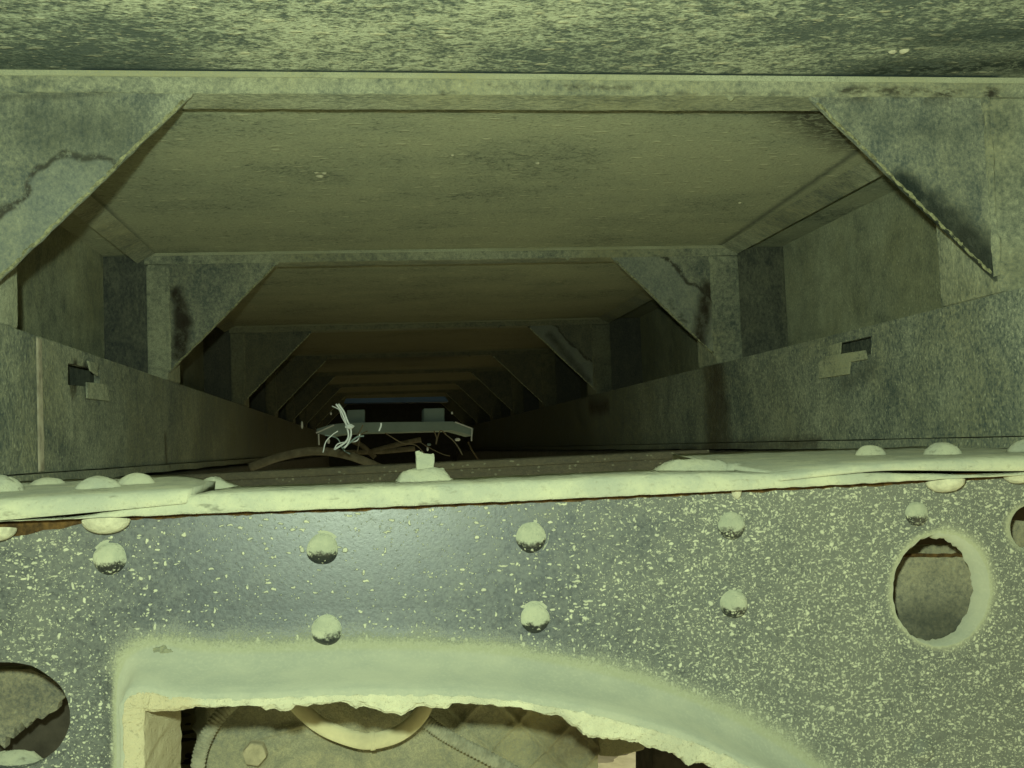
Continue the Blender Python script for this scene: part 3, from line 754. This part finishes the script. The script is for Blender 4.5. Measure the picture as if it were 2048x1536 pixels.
# hose loop in front of it
YS = .885
hs = thing('hose', 'thick pale rubber hose looping down in front of the gearbox', 'hose', tuple(at(720, 1490, YS)))
pts = curve([at(545, 1340, YS + .02), at(590, 1405, YS + .005), at(640, 1450, YS), at(700, 1476, YS - .004), at(745, 1482, YS - .004), at(800, 1466, YS), at(842, 1428, YS + .006), at(858, 1380, YS + .02), at(862, 1330, YS + .04)], 90)
M['hose'] = simple('dusty_hose', (.70, .64, .42), .85, .14, 30, .0006)
bm = NB(); tube(bm, pts, .0066, 16); obj('tube', bm, M['hose'], hs, smooth=True)
bm = NB(); tube(bm, pts[44:47], .0074, 16); obj('collar', bm, M['hose'], hs, smooth=True)
# corrugated conduits
M['conduit'] = simple('dusty_conduit', (.36, .35, .26), .85, .25, 120, .0006)
def conduit(label, ctrl, r, pitch):
    L = curve(ctrl, 40); length = sum((b - a).length for a, b in zip(L, L[1:])); n = int(length / pitch) * 4
    bm = NB(); tube(bm, curve(ctrl, n), r, 12, lambda i: r * (1.0, .93, .78, .93)[i % 4])
    return tag(obj('corrugated_conduit', bm, M['conduit'], smooth=True), label, 'conduit', 'corrugated cable conduits behind the cut-out')
conduit('corrugated conduit rising beside the bolt at the left of the cut-out', [at(392, 1640, .90), at(396, 1530, .90), at(412, 1475, .90), at(445, 1425, .905), at(490, 1385, .92), at(540, 1330, .94)], .0062, .0036)
conduit('corrugated conduit slanting down to the right from the hose', [at(790, 1375, .93), at(850, 1440, .91), at(905, 1478, .905), at(985, 1520, .90), at(1080, 1575, .90), at(1200, 1650, .9)], .0062, .0036)
# little blocks right of the gearbox
q = [at(1197, 1462, 1.0), at(1290, 1478, 1.0), at(1290, 1500, 1.0), at(1235, 1514, 1.0), at(1197, 1512, 1.0)]
bm = NB(); plate(bm, [q], (0, .05, 0)); tag(obj('mount_bracket', bm, M['cast'], bevel=.002), 'tan bracket plate to the right of the gearbox, above the sunlit ground', 'bracket')
q = [at(1306, 1440, 1.15), at(1500, 1440, 1.15), at(1500, 1700, 1.15), at(1306, 1700, 1.15)]
bm = NB(); plate(bm, [q], (0, .08, 0)); tag(obj('mount_block', bm, simple('dark_block', (.05, .04, .03)), bevel=.003), 'dark block beyond the cut-out, right of the bright ground patch', 'block')

# ------------------------------------------------------------------ things seen through the round holes
M['behind'] = dusty('grey_tan_plate', cover=.62, seed=40, dust=(.50, .47, .34), steel=(.07, .08, .08), far=False, specks=.2,
    stains=((tuple(at(1860, 1275, .76)), (.07, None, .022), .018, .8, (.05, .055, .045)),))
q = [at(1740, 1113, .76), at(2010, 1112, .76), at(2010, 1330, .76), at(1740, 1330, .76)]
t = thing('backing_bracket', 'grey-tan plate with a rusty upper edge behind the right round hole', 'bracket', tuple(q[2]))
bm = NB(); plate(bm, [q], (0, .006, 0)); obj('face', bm, M['behind'], t)
bm = NB(); a, b = at(1740, 1111, .757), at(2010, 1110, .757); tube(bm, [a.lerp(b, k / 30) + Vector((0, 0, .0009 * nz(k, 1.3, 3))) for k in range(31)], .0014, 6); obj('rusty_edge', bm, M['rust'], t)
q = [at(1740, 1092, .80), at(2010, 1088, .80), at(2010, 1125, .80), at(1740, 1128, .80)]
bm = NB(); plate(bm, [q], (0, .006, 0)); obj('upper_strip', bm, M['behind'], t)
q = [at(2005, 1068, .75), at(2022, 1040, .75), at(2100, 1046, .75), at(2100, 1120, .75), at(2005, 1120, .75)]
bm = NB(); plate(bm, [q], (0, .006, 0)); tag(obj('backing_bracket', bm, M['behind']), 'small grey plate behind the hole cut by the right edge', 'bracket')
bm = NB(); box(bm, *sorted((at(1680, 1100, .88).x, at(2300, 1100, .88).x)), .88, .888, at(1900, 1400, .88).z, at(1900, 1000, .88).z)  # added plate, blocks sunlit ground seen through the right holes
tag(obj('blocker_plate', bm, simple('dark_blocker', (.07, .05, .03), .9, .4, 30)), 'dark brown plate added behind the right round hole to hide bright ground', 'plate')
# ragged sheet of caked dirt in the left hole
q = [at(-120, 1338, .80), at(60, 1338, .80), at(140, 1370, .80)]
rag = [(135, 1396), (118, 1404), (112, 1418), (100, 1420), (96, 1428), (82, 1430), (75, 1438), (66, 1434), (64, 1448), (52, 1452), (42, 1446), (36, 1456), (30, 1454), (26, 1470), (12, 1476), (8, 1488), (-10, 1484), (-60, 1496), (-120, 1490)]
q += [at(a + 6 * nz(a, .9, 1), b + 9 * nz(a, .7, 2) + (8 if k_ % 2 else -3), .80) for k_, (a, b) in enumerate(rag)]
bm = NB(); plate(bm, [q], (0, .012, 0)); tag(obj('dirt_slab', bm, M['behind'], bevel=.001), 'ragged hanging slab of caked tan dirt seen in the left round hole', 'dirt')
lump('dirt_lump', 'bluish lump of dirt at the bottom of the left round hole', 20, 1555, .76, .026, .015, .017, 5)
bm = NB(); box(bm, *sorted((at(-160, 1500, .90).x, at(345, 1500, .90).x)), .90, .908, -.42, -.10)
tag(obj('blocker_plate', bm, simple('dark_shield', (.06, .052, .04), .9, .4, 30)), 'dark plate deep behind the left round hole', 'plate')

# ------------------------------------------------------------------ deep in the tunnel: equipment frame, wires, added end sheet
YB = 3.15
ef = thing('equipment_frame', 'grey-blue flanged frame deep in the tunnel carrying two blocks', 'frame', tuple(at(790, 860, YB)))
M['bluegrey'] = simple('dusty_bluegrey', (.30, .38, .37), .6, .15, 8, .0005)
M['blue'] = simple('blue_paint', (.03, .075, .18), .5, .2, 8, .0005)
M['shine'] = simple('white_glint', (.85, .85, .85), .3, .0, 40, .0003, .0)  # near-white and not metallic: flash glints put into the colour
M['white'] = simple('white_wire', (.85, .87, .87), .22, .05, 40, .0003)
M['copper'] = simple('brown_wire', (.13, .09, .045), .5, .3, 40, .0003)
up = [(633, 858), (662, 849), (690, 846), (720, 845), (800, 844), (905, 843), (925, 848), (947, 857)]
dn = [(633, 866), (660, 872), (690, 868), (720, 866), (800, 864), (905, 861), (925, 866), (945, 872)]
q = [at(a, b, YB) for a, b in up] + [at(a, b, YB) for a, b in reversed(dn)]
bm = NB(); plate(bm, [q], (0, .25, 0)); obj('cross_bar', bm, M['bluegrey'], ef, bevel=.003)
for a, b, c, d in ((694, 820, 730, 848), (847, 817, 889, 845)):
    q = [at(a, b, YB + .03), at(c, b - 1, YB + .03), at(c, d, YB + .03), at(a, d, YB + .03)]
    bm = NB(); plate(bm, [q], (0, .12, 0)); obj('block', bm, M['bluegrey'], ef, bevel=.003)
q = [at(688, 806, YB + .1), at(692, 797, YB + .1), at(890, 793, YB + .1), at(897, 803, YB + .1)]
bm = NB(); plate(bm, [q], (0, .08, 0)); obj('blue_plate', bm, M['blue'], ef)
for pts in (((632, 866), (668, 850)), ((910, 844), (944, 857)), ((944, 857), (943, 882)), ((637, 868), (638, 890))):
    bm = NB(); tube(bm, [at(a, b, YB - .01) for a, b in pts], .0022, 6); obj('bright_edge', bm, M['shine'], ef)  # glints on the bar's ends, put in as near-white strips
def wire(name, label, pts, Y, r, mat, cat, group=None, n=30):
    bm = NB(); tube(bm, curve([at(a, b, Y) for a, b in pts], n), r, 8)
    return tag(obj(name, bm, M[mat], smooth=True), label, cat, group)
WG = 'loose wires in front of the equipment frame'
wire('wire', 'white wire of the bundle, leftmost strand curving down over the bar', [(672, 808), (682, 822), (689, 838), (694, 855), (697, 872), (690, 885), (669, 899)], 1.33, .0012, 'white', 'wire', WG)
wire('wire', 'white wire of the bundle, right strand ending beside the bar', [(677, 808), (688, 824), (694, 840), (701, 856), (702, 870), (695, 888), (688, 896)], 1.325, .0012, 'white', 'wire', WG)
wire('wire', 'short grey wire forking right from below the white bundle', [(686, 896), (700, 885), (714, 874), (728, 872)], 1.33, .0010, 'bluegrey', 'wire', WG)
wire('wire', 'thin dark wire crossing the bar just right of the white bundle', [(726, 850), (720, 862), (714, 874)], 1.75, .0012, 'pipe', 'wire', WG)
wire('cable_tie', 'short bright tie hooked over the middle of the grey bar', [(762, 846), (762, 851), (760, 857), (758, 862)], 1.4, .0012, 'white', 'cable tie')
wire('wire', 'thin brown wire hanging in a long slant at the right end', [(936, 884), (945, 902), (958, 922)], YB - .3, .0022, 'copper', 'wire', WG)
wire('wire', 'brown wire curling below the right half of the bar', [(868, 862), (873, 875), (872, 888), (880, 862), (892, 868)], 1.75, .0010, 'copper', 'wire', WG)
lump('connector', 'bright white connector clipped round the wire bundle', 699, 853, 1.318, .0055, .004, .003, 9, None, 'white')['category'] = 'connector'
lump('connector', 'tiny white connector glinting below the bar near its right end', 915, 879, YB - .03, .008, .006, .005, 4, None, 'white')['category'] = 'connector'
lump('connector', 'glinting white connector under the left end of the bar', 657, 882, YB - .03, .004, .004, .008, 4, None, 'white')['category'] = 'connector'
lump('connector', 'small pale connector just above the upright mud block', 858, 889, YB - .03, .006, .004, .004, 6, None, 'bluegrey')['category'] = 'connector'
for (px, py, h_, lab) in ((604, 850, .011, 'tall tiny painted white glint at the far left of the frame'), (662, 827, .004, 'tiny round painted white glint left of the white wires'), (904, 826, .004, 'tiny round painted white glint right of the right block'), (855, 898, .006, 'tiny upright painted white glint right behind the mud block')):
    o = lump('glint_bit', lab, px, py, YB - .02, .003, .003, h_, 2, None, 'shine'); o['category'] = 'bolt'  # white lumps standing in for flash glints
for lab, pts in (('dim brown linkage rod slanting across under the bar', [(735, 905), (800, 888), (842, 879)]), ('dim brown linkage rod lying low left of the mud block', [(690, 905), (760, 903), (830, 897)]), ('dim brown rod arching under the left of the bar', [(700, 880), (725, 892), (750, 915)])):
    wire('linkage_rod', lab, pts, YB + .1, .008, 'pipe', 'rod', 'rods under the equipment frame')
rnd = random.Random(4)
for k, (x0, y0, x1, y1, mt, rr, lab) in enumerate((
    (646, 905, 676, 862, 'white', .0012, 'thin pale wire leaning against the left end of the frame'), (668, 899, 720, 868, 'white', .0014, 'pale wire fanning right from the foot of the white bundle'),
    (664, 812, 690, 846, 'white', .0010, 'fine pale wire beside the top of the white bundle'), (735, 862, 715, 905, 'copper', .0011, 'brown wire hanging left of the middle of the bar'),
    (770, 866, 850, 908, 'copper', .0011, 'brown wire sagging below the middle of the bar'), (835, 880, 900, 912, 'copper', .0010, 'brown wire trailing right of the upright mud block'),
    (650, 870, 700, 908, 'bluegrey', .0014, 'grey wire crossing behind the foot of the white bundle'), (890, 868, 925, 910, 'pipe', .0012, 'dull wire hanging below the right block'))):
    pts = [(x0, y0), (x0 + (x1 - x0) * .35 + rnd.uniform(-9, 9), y0 + (y1 - y0) * .35 + rnd.uniform(-8, 8)), (x0 + (x1 - x0) * .7 + rnd.uniform(-9, 9), y0 + (y1 - y0) * .7 + rnd.uniform(-8, 8)), (x1, y1)]
    wire('wire', lab, pts, 1.34 + .03 * k, rr * .6, mt, 'wire', WG)
# added black sheet closing the tunnel, hides the sunlit ground beyond
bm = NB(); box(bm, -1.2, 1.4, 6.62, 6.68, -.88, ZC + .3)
tag(obj('end_blocker', bm, M['black']), 'added black sheet closing the tunnel behind the equipment frame', 'end_blocker')
